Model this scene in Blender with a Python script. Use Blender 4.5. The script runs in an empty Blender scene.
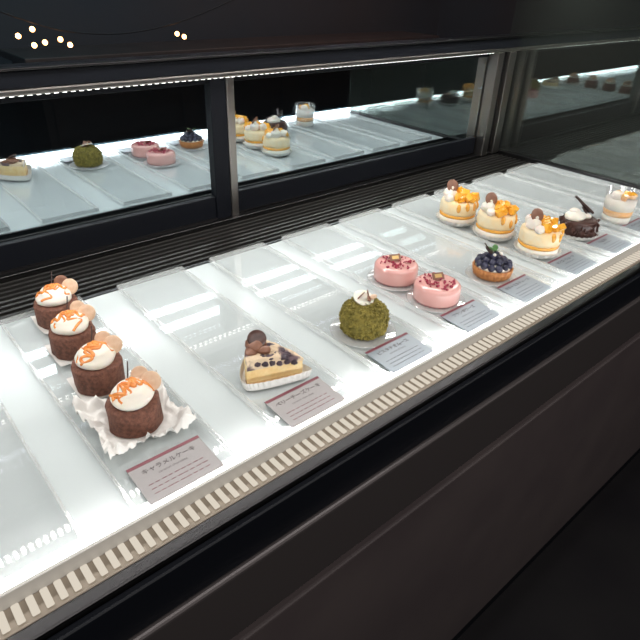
import bpy, bmesh, math, random
from mathutils import Vector, Matrix, noise
random.seed(7)
sc=bpy.context.scene
COL=bpy.context.collection
sc.view_settings.view_transform='Standard'
sc.view_settings.look='None'

# ---------------------------------------------------------------- materials
def nodes(name):
    m=bpy.data.materials.new(name);m.use_nodes=True
    nt=m.node_tree;return m,nt,nt.nodes["Principled BSDF"]
def pmat(name,c,rough=.5,metal=0,c2=None,scale=60,bump=0,bscale=None,sss=0,coat=0,detail=4,lo=.35,hi=.65,emis=0,spec=.5):
    m,nt,p=nodes(name)
    p.inputs['Base Color'].default_value=(*c,1);p.inputs['Roughness'].default_value=rough
    p.inputs['Metallic'].default_value=metal;p.inputs['Specular IOR Level'].default_value=spec
    if coat:p.inputs['Coat Weight'].default_value=coat;p.inputs['Coat Roughness'].default_value=.08
    if sss:
        p.inputs['Subsurface Weight'].default_value=sss;p.inputs['Subsurface Scale'].default_value=.006
    if emis:
        p.inputs['Emission Color'].default_value=(*c,1);p.inputs['Emission Strength'].default_value=emis
    tc=nt.nodes.new('ShaderNodeTexCoord')
    if c2:
        n=nt.nodes.new('ShaderNodeTexNoise');n.inputs['Scale'].default_value=scale;n.inputs['Detail'].default_value=detail
        nt.links.new(tc.outputs['Object'],n.inputs['Vector'])
        r=nt.nodes.new('ShaderNodeValToRGB');r.color_ramp.elements[0].position=lo;r.color_ramp.elements[1].position=hi
        r.color_ramp.elements[0].color=(*c,1);r.color_ramp.elements[1].color=(*c2,1)
        nt.links.new(n.outputs['Fac'],r.inputs['Fac']);nt.links.new(r.outputs['Color'],p.inputs['Base Color'])
    if bump:
        n=nt.nodes.new('ShaderNodeTexNoise');n.inputs['Scale'].default_value=bscale or scale;n.inputs['Detail'].default_value=5
        nt.links.new(tc.outputs['Object'],n.inputs['Vector'])
        b=nt.nodes.new('ShaderNodeBump');b.inputs['Strength'].default_value=bump;b.inputs['Distance'].default_value=.002
        nt.links.new(n.outputs['Fac'],b.inputs['Height']);nt.links.new(b.outputs['Normal'],p.inputs['Normal'])
    return m
def mixmat(name,tr,gl,df,dcol=(1,1,1),tcol=(1,1,1),gcol=(1,1,1),grough=.03):
    m=bpy.data.materials.new(name);m.use_nodes=True;nt=m.node_tree;nt.nodes.clear()
    o=nt.nodes.new('ShaderNodeOutputMaterial')
    t=nt.nodes.new('ShaderNodeBsdfTransparent');t.inputs[0].default_value=(*tcol,1)
    g=nt.nodes.new('ShaderNodeBsdfGlossy');g.inputs['Color'].default_value=(*gcol,1);g.inputs['Roughness'].default_value=grough
    d=nt.nodes.new('ShaderNodeBsdfDiffuse');d.inputs[0].default_value=(*dcol,1)
    a=nt.nodes.new('ShaderNodeMixShader');b=nt.nodes.new('ShaderNodeMixShader')
    s=tr+gl+df
    a.inputs[0].default_value=df/max(1e-6,(tr+df));nt.links.new(t.outputs[0],a.inputs[1]);nt.links.new(d.outputs[0],a.inputs[2])
    b.inputs[0].default_value=gl/s;nt.links.new(a.outputs[0],b.inputs[1]);nt.links.new(g.outputs[0],b.inputs[2])
    nt.links.new(b.outputs[0],o.inputs[0]);return m
def emat(name,c,s):
    m=bpy.data.materials.new(name);m.use_nodes=True;nt=m.node_tree;nt.nodes.clear()
    o=nt.nodes.new('ShaderNodeOutputMaterial');e=nt.nodes.new('ShaderNodeEmission')
    e.inputs[0].default_value=(*c,1);e.inputs[1].default_value=s;nt.links.new(e.outputs[0],o.inputs[0]);return m

M={}
M['shelf']=pmat('shelf_white_laminate',(.555,.605,.605),.16)
M['black']=pmat('black_powdercoat',(.005,.006,.009),.45,spec=.2)
M['glossblack']=pmat('black_gloss_panel',(.006,.006,.008),.08)
M['steel']=pmat('brushed_steel',(.36,.34,.32),.3,1)
M['darksteel']=pmat('dark_anodised_metal',(.07,.068,.07),.3,1)
M['strip']=pmat('led_channel_metal',(.27,.225,.175),.45,.2)
M['lip']=pmat('led_lip_white',(.60,.58,.54),.4)
M['brown']=pmat('counter_charcoal_laminate',(.068,.054,.056),.38,0,(.082,.066,.066),6)
M['ledge']=pmat('counter_ledge',(.09,.078,.078),.3,.5)
M['grille']=pmat('vent_slats',(.04,.038,.036),.4,.5,spec=.3)
M['doorglass']=mixmat('door_mirror_glass',.25,.72,.03,(.02,.03,.04),gcol=(.80,.91,.96),grough=.0)
M['endglass']=mixmat('end_glass',.82,.15,.03,(.2,.24,.2),gcol=(.8,.9,.85),grough=.0)
M['smoke']=mixmat('smoked_header_glass',.92,.06,.02,(.03,.03,.05),gcol=(.7,.75,.9),grough=.0)
M['acrylic']=mixmat('clear_acrylic',.92,.075,.005,grough=.02)
M['acrylic_edge']=mixmat('clear_acrylic_edge',.60,.18,.22,(.9,.92,.9),grough=.08)
M['plate']=mixmat('clear_cake_board',.66,.14,.20,(.9,.9,.88),grough=.05)
M['cupglass']=mixmat('dessert_glass',.84,.12,.04,grough=.02)
M['led']=emat('led_tape',(.97,.99,1),9)
M['leddot']=emat('led_dot',(1,.90,.75),.72)
M['ledtop']=emat('led_dot_upper',(1,.98,.94),60)
M['ledhead']=emat('led_dot_header',(1,.98,.94),6)
M['card']=pmat('card_paper',(.28,.26,.255),.35)
M['cardb']=pmat('card_paper_blue',(.28,.32,.35),.35)
M['cardred']=pmat('card_stripe',(.20,.055,.07),.5)
M['ink']=pmat('ink',(.10,.085,.085),.6)
M['paper']=pmat('paper',(.78,.76,.72),.7,bump=.3,bscale=80)
M['sponge']=pmat('chocolate_sponge',(.105,.038,.024),.75,0,(.21,.085,.052),240,1.0,300)
M['choc']=pmat('dark_chocolate',(.035,.014,.010),.35)
M['chocglaze']=pmat('chocolate_glaze',(.045,.018,.014),.3,0,(.09,.04,.03),90,.4,120)
M['milkchoc']=pmat('milk_chocolate',(.20,.085,.05),.4,0,(.26,.12,.07),120)
M['cream']=pmat('whipped_cream',(.86,.80,.70),.45,0,sss=.15,bump=.25,bscale=120)
M['custard']=pmat('custard_cream',(.88,.77,.55),.45,0,(.90,.68,.36),60,.25,120)
M['caramel']=pmat('caramel_drizzle',(.75,.22,.04),.2,0,(.85,.34,.08),150,coat=.5)
M['wafer']=pmat('wafer_disc',(.78,.57,.41),.6,0,(.70,.47,.31),150,.3,200)
M['cheese']=pmat('cheesecake',(.84,.66,.36),.55,0,(.80,.56,.25),70,.4,150,sss=.1)
M['cheesetop']=pmat('cheesecake_top',(.72,.56,.38),.5,0,(.13,.08,.09),30,.6,110,lo=.47,hi=.54)
M['crust']=pmat('biscuit_crust',(.66,.44,.20),.8,0,(.55,.33,.14),300,.8,300)
M['berry']=pmat('blueberry',(.018,.018,.038),.35,0,(.04,.04,.08),80)
M['darkberry']=pmat('baked_berry',(.03,.016,.026),.35,0,(.07,.04,.055),80)
M['moss']=pmat('pistachio_crumb',(.13,.108,.016),.85,0,(.28,.225,.045),180,.6,200)
M['pink']=pmat('pink_glaze',(.74,.38,.345),.12,0,(.78,.45,.405),20,coat=.6)
M['rasp']=pmat('raspberry_bits',(.26,.018,.045),.5,0,(.46,.04,.09),300)
M['tart']=pmat('tart_shell',(.50,.21,.06),.6,0,(.36,.13,.035),160,.5,200)
M['mango']=pmat('mango_cubes',(.92,.38,.02),.2,0,(.95,.52,.06),90,coat=.6)
M['mangojelly']=pmat('mango_jelly',(.88,.42,.06),.2,coat=.5)
M['leaf']=pmat('mint_leaf',(.05,.16,.03),.5)
M['gold']=pmat('gold_label',(.75,.52,.22),.3,.8)
M['wall']=pmat('room_wall',(.034,.028,.028),.8,0,(.026,.027,.032),1.2)
M['floor']=pmat('room_floor',(.010,.009,.011),.6,0,(.014,.013,.014),4,spec=.15)
M['ceil']=pmat('room_ceiling',(.015,.013,.014),.8)
M['wood']=pmat('dark_wood',(.038,.026,.022),.5,0,(.055,.036,.03),8)
M['bulb']=emat('warm_bulb',(1,.45,.16),12)
M['wire']=pmat('black_wire',(.01,.01,.01),.6)

# ---------------------------------------------------------------- helpers
def empty(name,loc=(0,0,0),rot=0,s=1):
    e=bpy.data.objects.new(name,None);e.location=loc;e.rotation_euler=(0,0,rot);e.empty_display_size=.02;e.scale=(s,s,s)
    COL.objects.link(e);return e
def mk(name,bm,mat,par=None,smooth=False,loc=None,rot=None,mods=None):
    me=bpy.data.meshes.new(name)
    bmesh.ops.recalc_face_normals(bm,faces=bm.faces)
    bm.to_mesh(me);bm.free()
    for mm in (mat if isinstance(mat,(list,tuple)) else [mat]): me.materials.append(mm)
    if smooth:
        for p in me.polygons:p.use_smooth=True
    o=bpy.data.objects.new(name,me);COL.objects.link(o)
    if par:o.parent=par
    if loc:o.location=loc
    if rot:o.rotation_euler=rot
    return o
def addbox(bm,x0,x1,y0,y1,z0,z1,mi=0):
    v=[bm.verts.new(p) for p in [(x0,y0,z0),(x1,y0,z0),(x1,y1,z0),(x0,y1,z0),(x0,y0,z1),(x1,y0,z1),(x1,y1,z1),(x0,y1,z1)]]
    for f in [(0,3,2,1),(4,5,6,7),(0,1,5,4),(1,2,6,5),(2,3,7,6),(3,0,4,7)]:
        bm.faces.new([v[i] for i in f]).material_index=mi
def box(name,x0,x1,y0,y1,z0,z1,mat,par=None,bevel=0):
    bm=bmesh.new();addbox(bm,x0,x1,y0,y1,z0,z1)
    o=mk(name,bm,mat,par)
    if bevel:
        md=o.modifiers.new('b','BEVEL');md.width=bevel;md.segments=3
    return o
def lathe(name,prof,mat,par=None,seg=48,fn=None,loc=None,rot=None,closed=True,smooth=True,wob=0,seed=0):
    bm=bmesh.new();rings=[]
    for k,(r,z) in enumerate(prof):
        ring=[]
        for i in range(seg):
            a=2*math.pi*i/seg
            rr,zz=(fn(r,z,a,k) if fn else (r,z))
            if wob:
                n=noise.noise(Vector((math.cos(a)*r*90+seed,math.sin(a)*r*90,z*90)))
                rr*=1+wob*n;zz+=wob*.01*n
            ring.append(bm.verts.new((rr*math.cos(a),rr*math.sin(a),zz)))
        rings.append(ring)
    for a,b in zip(rings,rings[1:]):
        for i in range(seg):
            j=(i+1)%seg;bm.faces.new((a[i],a[j],b[j],b[i]))
    if closed:
        bm.faces.new(rings[0]);bm.faces.new(rings[-1])
    return mk(name,bm,mat,par,smooth,loc,rot)
def rcyl(r,z0,z1,b=.003,n=4):
    p=[(r-b*.5,z0),(r,z0+b*.5)]
    for i in range(n+1):
        t=math.pi/2*i/n;p.append((r-b+b*math.cos(t),z1-b+b*math.sin(t)))
    p.append((r*.6,z1+.0002));p.append((.0005,z1+.0004));return p
def disc(name,r,t,mat,par,loc,rot):
    return lathe(name,[(r*.5,-t/2),(r-.0006,-t/2),(r,-t/2+.0005),(r,t/2-.0005),(r-.0006,t/2),(r*.5,t/2)],mat,par,32,loc=loc,rot=rot)
def blobs(name,pts,mat,par,sub=2,wob=.15):
    bm=bmesh.new()
    for (p,r) in pts:
        s=random.random()*100
        ret=bmesh.ops.create_icosphere(bm,subdivisions=sub,radius=1)
        rv=r if isinstance(r,(tuple,list)) else (r,r,r)
        for v in ret['verts']:
            n=1+wob*noise.noise(v.co*1.7+Vector((s,0,0)))
            v.co=Vector((v.co.x*rv[0]*n+p[0],v.co.y*rv[1]*n+p[1],v.co.z*rv[2]*n+p[2]))
    return mk(name,bm,mat,par,True)
def bits(name,pts,mat,par,smooth=False):
    bm=bmesh.new()
    for (p,s) in pts:
        R=Matrix.Rotation(random.random()*6.28,4,Vector((random.random(),random.random(),random.random())).normalized())
        ret=bmesh.ops.create_cube(bm,size=1)
        sv=s if isinstance(s,(tuple,list)) else (s,s*.8,s*.6)
        for v in ret['verts']:
            c=Vector((v.co.x*sv[0],v.co.y*sv[1],v.co.z*sv[2]));v.co=R@c+Vector(p)
    o=mk(name,bm,mat,par,smooth);md=o.modifiers.new('b','BEVEL');md.width=.0004;md.segments=2;return o
def tube(name,pts,r,mat,par):
    cu=bpy.data.curves.new(name,'CURVE');cu.dimensions='3D';cu.bevel_depth=r;cu.bevel_resolution=3;cu.use_fill_caps=True
    s=cu.splines.new('NURBS');s.points.add(len(pts)-1)
    for q,p in zip(s.points,pts):q.co=(*p,1)
    s.use_endpoint_u=True;s.order_u=3
    cu.materials.append(mat)
    o=bpy.data.objects.new(name,cu);COL.objects.link(o)
    if par:o.parent=par
    return o
def pleat(name,r0,r1,h,mat,par,n=26,amp=.06):
    def fn(r,z,a,k): return r*(1+amp*(k/3)*math.cos(n*a)),z
    return lathe(name,[(r0*.3,0.0003),(r0,.0006),(r0+(r1-r0)*.6,h*.5),(r1,h)],mat,par,n*4,fn,closed=False)

# ---------------------------------------------------------------- room
X0,X1=-1.3,1.46
box('floor',-3,5,-3,4,-1.05,-1.0,M['floor'])
box('ceiling',-3,5,-3,4,1.8,1.85,M['ceil'])
box('wall_back',-3,5,4,4.05,-1,1.8,M['wall'])
box('wall_front',-3,5,-3.05,-3,-1,1.8,M['wall'])
box('wall_left',-3.05,-3,-3,4,-1,1.8,M['wall'])
box('wall_right',5,5.05,-3,4,-1,1.8,M['wall'])

# ---------------------------------------------------------------- display case
case=empty('refrigerated_display_case')
box('shelf_deck',X0,X1,.346,.765,-.012,0,M['shelf'],case)
box('shelf_rear_trim',X0,X1,.765,.771,-.012,.002,M['darksteel'],case)
# led channel at the front edge
box('led_channel',X0,X1,.316,.3395,-.02,.002,M['strip'],case,.001)
box('led_channel_lip',X0,X1,.3397,.3435,-.012,.0165,M['lip'],case,.0008)
bm=bmesh.new();addbox(bm,X0,X1,.3436,.3446,.001,.0162);mk('led_tape',bm,M['led'],case)
bm=bmesh.new();x=X0+.01
while x<X1-.01:
    addbox(bm,x,x+.0058,.3195,.3385,.002,.0040);x+=.0105
o=mk('led_dots',bm,M['leddot'],case);md=o.modifiers.new('b','BEVEL');md.width=.0018;md.segments=2
# outer rails / counter front
box('front_rail',X0-.1,2.4,.302,.3155,-.03,.003,M['darksteel'],case,.002)
box('front_rail_black',X0-.1,2.4,.294,.302,-.055,-.004,M['black'],case,.002)
box('front_ledge',X0-.1,2.4,.288,.34,-.15,-.055,M['ledge'],case,.004)
box('front_gap',X0-.1,2.4,.31,.34,-.18,-.15,M['black'],case)
box('front_panel',X0-.1,2.4,.295,.34,-.72,-.18,M['brown'],case,.004)
box('toe_kick',X0-.1,2.4,.36,.40,-1.0,-.72,M['black'],case)
box('carcass',X0-.1,2.4,.40,.94,-1.0,-.03,M['black'],case)
# vent grille
bm=bmesh.new()
addbox(bm,X0,X1,.771,.905,-.028,-.022)
y=.776
while y<.90:
    addbox(bm,X0,X1,y,y+.006,-.022,-.004);y+=.0145
x=X0
while x<X1:
    addbox(bm,x,x+.004,.771,.905,-.022,-.008);x+=.06
mk('vent_grille',bm,M['grille'],case)
box('door_track',X0,X1,.900,.915,-.022,.004,M['darksteel'],case,.001)
# sliding doors
H=.014
def door(name,x0,x1,y):
    d=empty(name);d.parent=case
    box('glass',x0,x1,y,y+.004,.045,.236+H,M['doorglass'],d)
    box('bottom_rail',x0,x1,y-.006,y+.01,.003,.048,M['black'],d,.0015)
    box('top_rail',x0,x1,y-.006,y+.01,.234+H,.244+H,M['black'],d,.0015)
    box('bottom_rail_trim',x0,x1,y-.008,y-.006,.003,.007,M['darksteel'],d)
door('sliding_door_left',X0,.546,.922)
door('sliding_door_right',.56,1.37,.925)
box('door_stile',.546,.578,.912,.934,.003,.244+H,M['black'],case,.002)
box('door_stile_trim',.578,.594,.910,.93,.003,.244+H,M['steel'],case,.002)
box('corner_post',1.375,1.40,.895,.935,0,.245+H,M['steel'],case,.002)
box('corner_post_core',1.40,1.425,.905,.935,0,.245+H,M['darksteel'],case,.002)
box('corner_post_outer',1.425,1.455,.895,.935,0,.245+H,M['steel'],case,.002)
# header
box('header_rail',X0,2.6,.895,.935,.2455+H,.254+H,M['steel'],case,.002)
box('header_black',X0,2.6,.898,.935,.254+H,.278+H,M['black'],case,.002)
box('header_trim',X0,2.6,.892,.935,.278+H,.2815+H,M['darksteel'],case,.001)
box('header_glass',X0,2.6,.91,.914,.2815+H,.46,M['smoke'],case)
box('canopy',X0,2.6,.74,.935,.47,.49,M['black'],case)
box('canopy_led_profile',X0,1.46,.79,.815,.46,.47,M['steel'],case)
box('header_glass_clamp',X0,2.6,.905,.92,.46,.47,M['black'],case)
bm=bmesh.new();x=X0
while x<1.45:
    addbox(bm,x,x+.005,.797,.807,.4585,.4598);x+=.0125
mk('canopy_led_dots',bm,M['ledtop'],case)
bm=bmesh.new();x=X0
while x<1.36:
    addbox(bm,x,x+.006,.900,.904,.2445+H,.2454+H);x+=.012
mk('header_led_dots',bm,M['ledhead'],case)
# end glass
box('end_glass',1.462,1.468,.33,.93,0,.40,M['endglass'],case)
box('end_glass_base',1.455,1.475,.33,.93,-.02,.006,M['darksteel'],case,.001)
box('side_worktop',1.476,2.6,.345,.935,-.03,-.004,M['glossblack'],case)

# ---------------------------------------------------------------- trays
TX=[.012,.166,.329,.487,.637,.776,.925,1.062,1.203,1.345,-.14]
for i,cx in enumerate(TX):
    t=empty('acrylic_tray',(cx,.5545,0))
    w=.054;l=.206
    box('base',-w,w,-l,l,.0006,.0036,M['acrylic'],t)
    bm=bmesh.new();e=.0020
    addbox(bm,-w,-w+e,-l,l,.0037,.011);addbox(bm,w-e,w,-l,l,.0037,.011)
    addbox(bm,-w+e,w-e,-l,-l+e,.0037,.011);addbox(bm,-w+e,w-e,l-e,l,.0037,.011)
    mk('rim',bm,M['acrylic_edge'],t)
# ---------------------------------------------------------------- cards
def card(cx,title,blue=False):
    c=empty('price_card',(cx,.3845,.0042));c.rotation_euler=(math.radians(3),0,0)
    box('sheet',-.039,.039,-.025,.026,.0,.0008,M['cardb'] if blue else M['card'],c)
    box('stripe',-.039,.039,.0220,.0258,.0008,.0011,M['cardred'],c)
    cu=bpy.data.curves.new('title','FONT');cu.body=title;cu.size=.0072;cu.align_x='CENTER';cu.extrude=.0001;cu.materials.append(M['ink'])
    o=bpy.data.objects.new('title',cu);COL.objects.link(o);o.parent=c;o.location=(0,.011,.001)
    cu=bpy.data.curves.new('sub','FONT');cu.body='caramel chocolate' if not blue else 'pistachio & berry';cu.size=.0042;cu.align_x='CENTER';cu.materials.append(M['ink'])
    o=bpy.data.objects.new('sub',cu);COL.objects.link(o);o.parent=c;o.location=(0,.0040,.001)
    bm=bmesh.new()
    for k in range(3):
        for q in range(9):
            xx=-.030+q*.0067;addbox(bm,xx,xx+.004+.002*random.random(),-.004-k*.006,-.0034-k*.006,.0008,.001)
    mk('small_print',bm,M['cardred'] if not blue else M['ink'],c)
T=['キャラメルケーキ','ベリーチーズケーキ','ピスタチオムース','フランボワーズ','タルトミルティーユ','マンゴーショート','ショコラ','パンナコッタ']
for i,cx in enumerate(TX[1:9]): card(cx,T[i],i>=2)

ZB=.0038
# ---------------------------------------------------------------- caramel chocolate cakes
def caramel(x,y,k):
    e=empty('caramel_chocolate_cupcake',(x,y,ZB),0,.95)
    bm=bmesh.new();n=44;big=(k==3);s=.050 if big else .030;g=[]
    for i in range(n+1):
        row=[]
        for j in range(n+1):
            u=-1+2*i/n;v=-1+2*j/n;r=math.hypot(u,v)
            cz=max(0,r-(.62 if big else .95))
            z=.0006+cz*(.016 if big else .012)*(1+.5*math.sin(3*u+k))
            if big:
                q=max(0,r-.58);z+=.020*q*abs(noise.noise(Vector((u*4+k,v*4,2))))*2.2+.006*q*abs(noise.noise(Vector((u*11+k,v*11,5))))*2
            sh=1-(0 if not big else .16*max(0,1-min(abs(u),abs(v))*1.6)*max(abs(u),abs(v)))
            row.append(bm.verts.new((u*s*sh,v*s*sh,z)))
        g.append(row)
    for i in range(n):
        for j in range(n): bm.faces.new((g[i][j],g[i+1][j],g[i+1][j+1],g[i][j+1]))
    mk('paper',bm,M['paper'],e,True)
    lathe('sponge',rcyl(.0285,.0012,.0345,.004),M['sponge'],e,64,wob=.08,seed=k*9)
    def fn(r,z,a,q): return r*(1+.035*math.sin(3*a+z*300+k)),z
    lathe('cream',[(.018,.034),(.0222,.0365),(.0232,.041),(.0215,.0450),(.0185,.0470),(.0175,.0495),(.0145,.0525),(.009,.0545),(.004,.056),(.0004,.0564)],M['cream'],e,48,fn)
    R=random.Random(k)
    def hz(r): return .0572-.0150*(r/.023)**2
    for q in range(3):
        pts=[];a0=R.random()*3
        for t in range(15):
            u=-1+2*t/14;aa=a0+q*1.1
            px=u*.021;py=.008*math.sin(t*1.5+q*2)+R.uniform(-.002,.002)
            X=px*math.cos(aa)-py*math.sin(aa);Y=px*math.sin(aa)+py*math.cos(aa)
            pts.append((X,Y,hz(min(.023,math.hypot(X,Y)))))
        tube('drizzle_%d'%(q+1),pts,.0013+.0005*q,M['caramel'],e)
    disc('wafer_1',.0112,.0018,M['wafer'],e,(.0225,-.002,.0495),(math.radians(62),0,math.radians(-38)))
    disc('wafer_2',.0095,.0018,M['milkchoc'] if k==0 else M['wafer'],e,(.0165,.012,.053),(math.radians(66),math.radians(8),math.radians(-20)))
    tube('chocolate_stick',[(.002,.012,.050),(.007,.018,.060),(.010,.024,.067)],.0008,M['choc'],e)
for k,(x,y) in enumerate([(.177,.722),(.168,.642),(.164,.557),(.166,.469)]): caramel(x,y,k)

# ---------------------------------------------------------------- cheesecake slice
def cheesecake(x,y):
    e=empty('blueberry_cheesecake_slice',(x,y,ZB),math.radians(-44),.90)
    def wedge(name,z0,z1,mat,R=.076,half=25,inset=0,dip=0,wob=0):
        bm=bmesh.new();tip=.041-inset*2
        nA=16;out=[(tip,0)]
        for i in range(nA+1):
            a=math.radians(180-half+2*half*i/nA);r=R-inset
            out.append((tip+r*math.cos(a),r*math.sin(a)))
        pts=[];L=len(out)
        for i in range(L):
            a=Vector(out[i]);b=Vector(out[(i+1)%L]);m=14 if (a-b).length>.03 else 1
            for t in range(m): pts.append(a.lerp(b,t/m))
        c=Vector((-.008,0))
        def top(p,s):
            return z1-dip*max(0,(p.x+.015)/.055)**1.5+wob*noise.noise(Vector((p.x*70,p.y*70,3)))
        rings=[[bm.verts.new((p.x,p.y,z0)) for p in pts]]
        for s in (1,.97,.75,.5,.25):
            rings.append([])
            for p in pts:
                q=c+(p-c)*s
                rings[-1].append(bm.verts.new((q.x,q.y,top(q,s)-(.0012 if s==1 else 0))))
        for r0,r1 in zip(rings,rings[1:]):
            for i in range(len(pts)):
                j=(i+1)%len(pts);bm.faces.new((r0[i],r0[j],r1[j],r1[i]))
        bm.faces.new(rings[0][::-1]);bm.faces.new(rings[-1])
        return mk(name,bm,mat,e)
    wedge('crust',.0012,.007,M['crust'])
    wedge('filling',.007,.034,M['cheese'],inset=.0004,dip=.006)
    wedge('topping',.026,.041,M['cheesetop'],inset=-.0002,dip=.010,wob=.005)
    R=random.Random(3);pts=[]
    for i in range(12):
        u=R.uniform(.010,.056);w=.42*u*R.uniform(-.95,.8)
        pts.append(((.040-u,w,.0395-.010*max(0,(.040-u+.015)/.055)**1.5),(R.uniform(.004,.008),R.uniform(.004,.006),.0026)))
    for i in range(6):
        u=.012+.054*i/6;yy=-math.tan(math.radians(25))*u*.98;pts.append(((.041-u,yy,.032+R.uniform(-.004,.003)-.006*(1-i/6)),(.0050,.0026,.0045)))
    blobs('baked_blueberries',pts,M['darkberry'],e,2,.4)
    blobs('chocolate_cream',[((-.022,.004,.044),(.014,.016,.008)),((-.012,-.004,.042),(.011,.009,.005)),((-.026,-.010,.041),(.008,.010,.006))],M['milkchoc'],e,3)
    disc('wafer_1',.0125,.002,M['chocglaze'],e,(-.020,.004,.053),(math.radians(35),0,math.radians(15)))
    bm=bmesh.new();lo=[];hi=[]
    P=[(.054,.005),(.054,-.005),(-.020,-.044),(-.038,-.039),(-.044,0),(-.038,.039),(-.020,.044)]
    pts=[]
    for i in range(len(P)):
        a=Vector(P[i-1]);b=Vector(P[i]);c=Vector(P[(i+1)%len(P)])
        for t in range(14):
            s=t/14;p0=(a+b)/2;p2=(b+c)/2
            pts.append(p0.lerp(b,s).lerp(b.lerp(p2,s),s))
    for i,p in enumerate(pts):
        k=.985 if i%2 else .95
        lo.append(bm.verts.new((p.x*.92,p.y*.92,.0005)));hi.append(bm.verts.new((p.x*k,p.y*k,.013)))
    L=len(pts)
    for i in range(L):
        j=(i+1)%L;bm.faces.new((lo[i],lo[j],hi[j],hi[i]))
    bm.faces.new(lo)
    mk('paper_case',bm,M['paper'],e)
cheesecake(.330,.449)

def board(e,r=.044):
    lathe('cake_board',[(r*.4,.0),(r,.0),(r+.0015,.0012),(r,.0016),(r*.4,.0016)],M['plate'],e,48)
# ---------------------------------------------------------------- pistachio cake
def pistachio(x,y):
    e=empty('pistachio_crumb_cake',(x,y,ZB));board(e,.044)
    prof=[(.025,.002),(.0300,.006),(.0315,.014),(.0315,.024),(.0295,.032),(.025,.038),(.017,.042),(.009,.0438),(.0005,.044)]
    lathe('mousse',prof,M['moss'],e,64,wob=.1)
    R=random.Random(5);pts=[]
    for i in range(1500):
        t=R.random()*7.99;k=int(t);f=t-k;r=prof[k][0]*(1-f)+prof[k+1][0]*f;z=prof[k][1]*(1-f)+prof[k+1][1]*f
        if R.random()>r/.0335+.1:continue
        a=R.random()*6.283;pts.append(((r*math.cos(a),r*math.sin(a),z),R.uniform(.0020,.0052)))
    bits('crumbs',pts,M['moss'],e)
    disc('white_wafer',.014,.002,M['cream'],e,(.0,.004,.0485),(math.radians(20),math.radians(-4),0))
    bits('chocolate_shards',[((-.004,.006,.0515),(.013,.009,.0015)),((.008,.004,.052),(.010,.006,.0015)),((.002,-.004,.050),(.007,.006,.003))],M['milkchoc'],e)
    blobs('nut',[((.010,-.004,.0505),(.006,.004,.003))],M['wafer'],e)
pistachio(.487,.453)
# ---------------------------------------------------------------- pink mousse
def pink(x,y,k):
    e=empty('raspberry_mousse_cake',(x,y,ZB));board(e,.043)
    lathe('mousse',[(.030,.002),(.0340,.003),(.0350,.006),(.0350,.021),(.0342,.0250),(.032,.0275),(.028,.0287),(.024,.0285),(.015,.028),(.0005,.028)],M['pink'],e,64)
    R=random.Random(20+k);pts=[]
    for i in range(60):
        a=R.random()*6.283;r=R.uniform(.006,.028);pts.append(((r*math.cos(a),r*math.sin(a),.0295+R.random()*.0015),R.uniform(.0018,.0046)))
    bits('raspberry_pieces',pts,M['rasp'],e)
    bits('base_crumbs',[((.0335*math.cos(a),.0335*math.sin(a),.003),.0022) for a in [i*.21 for i in range(30)]],M['rasp'],e)
    bm=bmesh.new();addbox(bm,-.009,.009,-.0007,.0007,-.0055,.0055)
    l=(.002+.004*k,.006,.034);r=(math.radians(-50),0,math.radians(-25))
    mk('chocolate_tag',bm,M['milkchoc'],e,loc=l,rot=r)
    bm=bmesh.new();addbox(bm,-.0055,.0055,-.0012,-.0008,-.0028,.0028)
    mk('gold_mark',bm,M['gold'],e,loc=l,rot=r)
pink(.636,.532,0);pink(.636,.449,1)
# ---------------------------------------------------------------- blueberry tart
def tart(x,y):
    e=empty('blueberry_tart',(x,y,ZB));board(e,.040)
    def fn(r,z,a,k): return (r*(1+.025*math.cos(24*a)) if 0<k<4 else r),z
    lathe('shell',[(.026,.0018),(.0285,.003),(.0310,.010),(.0320,.0185),(.0300,.0190),(.0290,.016),(.0005,.016)],M['tart'],e,96,fn)
    lathe('cream',[(.028,.0165),(.0275,.021),(.020,.0255),(.0005,.027)],M['cream'],e,40)
    R=random.Random(11);pts=[]
    for ring,n,z in((.0240,13,.0235),(.0155,9,.0295),(.006,4,.0345)):
        for i in range(n):
            a=6.283*i/n+ring*50;pts.append(((ring*math.cos(a),ring*math.sin(a),z+R.uniform(-.001,.001)),R.uniform(.0056,.0068)))
    blobs('blueberries',pts,M['berry'],e,2,.05)
    for q,(a,l) in enumerate(((.6,.016),(2.2,.014),(4.2,.013))):
        bm=bmesh.new();n=8;L=[];Rr=[]
        for i in range(n+1):
            t=i/n;w=.0045*math.sin(math.pi*min(1,t*.97+.03));zz=.005*math.sin(t*2)
            L.append(bm.verts.new((t*l,w,zz+.001)));Rr.append(bm.verts.new((t*l,-w,zz+.001)))
        for i in range(n): bm.faces.new((L[i],L[i+1],Rr[i+1],Rr[i]))
        mk('leaf_%d'%(q+1),bm,M['leaf'],e,True,(0,.002,.040),(0,-.2,a))
    blobs('cream_dots',[((.004,-.008,.041),.003),((-.008,-.004,.040),.0028),((.012,.004,.038),.0025)],M['cream'],e)
    disc('chocolate_disc',.009,.0015,M['choc'],e,(-.006,.008,.044),(math.radians(30),math.radians(20),0))
    tube('chocolate_stick',[(-.004,.004,.038),(-.010,.010,.050),(-.014,.014,.056)],.001,M['choc'],e)
tart(.771,.444)
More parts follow.
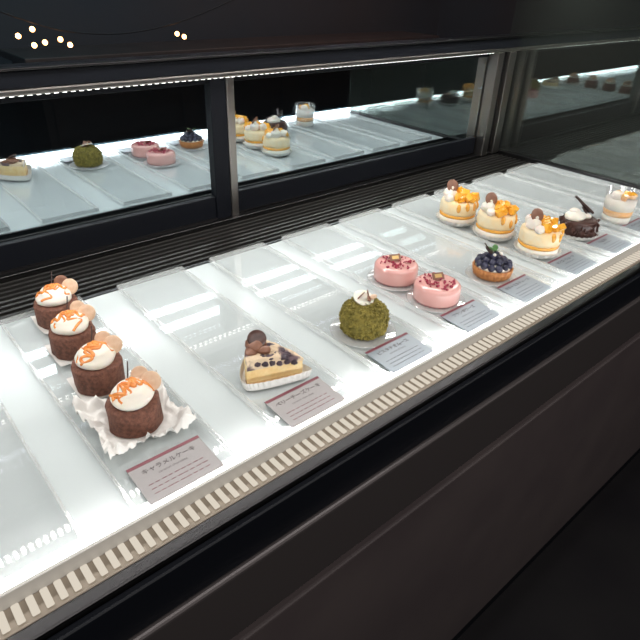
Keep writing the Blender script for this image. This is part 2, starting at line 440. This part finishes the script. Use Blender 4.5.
# ---------------------------------------------------------------- mango shortcakes
def mango(x,y,k):
    e=empty('mango_cream_cake',(x,y,ZB),math.radians(15*k),1.10)
    pleat('paper_case',.030,.0360,.009,M['paper'],e)
    lathe('cake',[(.029,.0015),(.0315,.004),(.0318,.014)],M['cream'],e,48,wob=.03,seed=k)
    lathe('jelly_layer',[(.0312,.014),(.0322,.0155),(.0322,.018),(.0312,.0195)],M['mangojelly'],e,48,wob=.03,seed=k+4)
    lathe('cream_top',[(.0315,.0195),(.032,.024),(.0318,.036),(.030,.041),(.024,.043),(.0005,.044)],M['custard'],e,48,wob=.06,seed=k+8)
    R=random.Random(40+k);pts=[]
    for i in range(26):
        a=R.uniform(-2.9,1.2);r=R.uniform(.006,.028);s=R.uniform(.010,.014)
        pts.append(((r*math.cos(a),r*math.sin(a),.047+R.uniform(-.001,.008)*(1-r/.034)),(s,s*.9,s*.75)))
    o=bits('mango_pieces',pts,M['mango'],e);o.modifiers[0].width=.0012
    pts=[]
    for i in range(6):
        a=-2.5+i*.5;pts.append(((.0305*math.cos(a),.0305*math.sin(a),.038-R.uniform(0,.008)),(.004,.004,.008)))
    blobs('glaze_drips',pts,M['mangojelly'],e)
    blobs('cream_rosettes',[((-.012,.014,.050),(.012,.012,.010)),((.008,.018,.049),(.010,.010,.009)),((-.024,.004,.046),(.008,.008,.007)),((-.010,.013,.059),(.005,.005,.005))],M['cream'],e,3,.2)
    disc('wafer',.011,.002,M['milkchoc'],e,(-.010,.012,.064),(math.radians(62),math.radians(10),math.radians(-30-15*k)))
mango(.920,.630,0);mango(.921,.543,1);mango(.918,.450,2)
# ---------------------------------------------------------------- chocolate cake
def choccake(x,y):
    e=empty('chocolate_cream_cake',(x,y,ZB));pleat('foil_case',.031,.038,.009,M['paper'],e)
    lathe('cake',rcyl(.0325,.0015,.034,.005),M['chocglaze'],e,56,wob=.04)
    bits('chocolate_flakes',[((.033*math.cos(a),.033*math.sin(a),random.uniform(.008,.03)),(.010,.006,.0015)) for a in [i*.13 for i in range(48)]],M['chocglaze'],e)
    blobs('cream',[((-.010,.006,.038),(.020,.018,.010)),((.008,-.004,.037),(.012,.011,.006)),((-.008,.010,.046),(.010,.010,.006))],M['cream'],e,3,.15)
    for q,(a,b) in enumerate((((.022,-.012,.042),(-.004,.018,.072)),((.028,-.002,.040),(.010,.018,.064)))):
        tube('chocolate_stick_%d'%(q+1),[a,tuple((a[i]+b[i])/2 for i in range(3)),b],.0024,M['choc'],e)
    disc('chocolate_disc',.012,.002,M['choc'],e,(.016,.0,.043),(math.radians(35),math.radians(25),0))
choccake(1.053,.447)
# ---------------------------------------------------------------- layered cup
def cup(x,y):
    e=empty('layered_dessert_cup',(x,y,ZB))
    lathe('glass',[(.0005,.0),(.026,.0),(.0275,.002),(.0315,.066),(.0325,.067),(.0305,.0665),(.0265,.005),(.0005,.004)],M['cupglass'],e,56,closed=False)
    lathe('cream_layer',[(.0005,.0045),(.0255,.005),(.0265,.018),(.0005,.018)],M['cream'],e,48,closed=False)
    lathe('mango_layer',[(.0005,.0181),(.0265,.0181),(.0280,.030),(.0005,.030)],M['mangojelly'],e,48,closed=False,wob=.02)
    lathe('cream_upper_layer',[(.0005,.0301),(.0276,.0301),(.0292,.050),(.0005,.050)],M['cream'],e,48,closed=False)
    R=random.Random(9)
    o=bits('mango_pieces',[((R.uniform(-.014,.018),R.uniform(-.016,.012),.054+R.uniform(0,.006)),(.011,.010,.008)) for i in range(9)],M['mango'],e);o.modifiers[0].width=.0012
    blobs('cream_rosette',[((-.008,.006,.056),(.012,.012,.009))],M['cream'],e,3)
cup(1.180,.432)

# ---------------------------------------------------------------- background
fl=empty('reflected_lamp_bulbs')  # bulbs stand in for room lamps reflected in the header glass
L=[(.949,.10),(.905,.155),(1.02,.11),(1.06,.085),(.90,.09),(1.62,.115),(1.66,.10),(.84,.13)]
bm=bmesh.new()
for x,z in L:
    r=bmesh.ops.create_icosphere(bm,subdivisions=2,radius=.012)
    for v in r['verts']: v.co+=Vector((x,3,z))
mk('bulbs',bm,M['bulb'],fl,True)
tube('cable',[(.6,3.01,.3),(.9,3.01,.18),(1.1,3.01,.13),(1.4,3.01,.12),(1.8,3.01,.2),(2.2,3.01,.35)],.004,M['wire'],fl)  # cable added to join the stand-in bulbs
sb=empty('wooden_sideboard',(2.6,3.6,-1.0))
box('body',-1.6,1.6,-.2,.2,.08,.95,M['wood'],sb,.01)
box('top',-1.65,1.65,-.23,.23,.95,.99,M['wood'],sb,.006)
for i in range(4): box('drawer_front_%d'%(i+1),-1.55+i*.78,-1.55+i*.78+.74,-.215,-.2,.55,.9,M['wood'],sb,.005)
for i,xx in enumerate((-1.5,1.5)): box('leg_%d'%(i+1),xx-.04,xx+.04,-.15,.15,0,.08,M['wood'],sb)

# ---------------------------------------------------------------- lights
def area(name,loc,rot,sx,sy,e,c=(1,1,1)):
    l=bpy.data.lights.new(name,'AREA');l.shape='RECTANGLE';l.size=sx;l.size_y=sy;l.energy=e;l.color=c
    o=bpy.data.objects.new(name,l);o.location=loc;o.rotation_euler=rot;COL.objects.link(o);return o
area('canopy_light',(.2,.76,.468),(math.radians(-15),0,0),2.6,.02,6,(1,.98,.95))
area('front_top_fill',(.3,.20,1.2),(math.radians(14),0,0),2.0,.25,7,(1,.98,.96))  # added fill from above the front, softens the light on the pastries
area('room_fill_strip',(1.2,-1.0,1.5),(math.radians(45),0,0),4.0,.05,19,(1,.95,.91))  # unseen strip pair, added to light the counter front and streak the trays
area('room_fill_strip',(1.2,-1.2,1.5),(math.radians(45),0,0),4.0,.05,19,(1,.95,.91))
area('back_room_fill_warm',(3.0,2.4,1.6),(math.radians(50),0,0),1.6,.5,18,(1,.75,.65))  # added warm fill that lifts the back wall, no lamp there
area('back_room_fill_teal',(.6,2.6,1.6),(math.radians(50),0,0),1.0,.4,22,(.22,.7,.9))  # added teal fill for the glow behind the left door
w=bpy.data.worlds.new('w');sc.world=w;w.use_nodes=True
w.node_tree.nodes['Background'].inputs[0].default_value=(.5,.55,.7,1);w.node_tree.nodes['Background'].inputs[1].default_value=.02

# ---------------------------------------------------------------- camera
cd=bpy.data.cameras.new('camera');cam=bpy.data.objects.new('camera',cd);COL.objects.link(cam);sc.camera=cam
cd.sensor_width=36;cd.lens=574/640*36;cd.clip_start=.01
R=Matrix(((.75642,.31849,-.57130),(-.65325,.41178,-.63537),(.03289,.85381,.51954)))
cam.matrix_world=Matrix.Translation((0,0,.42))@R.to_4x4()
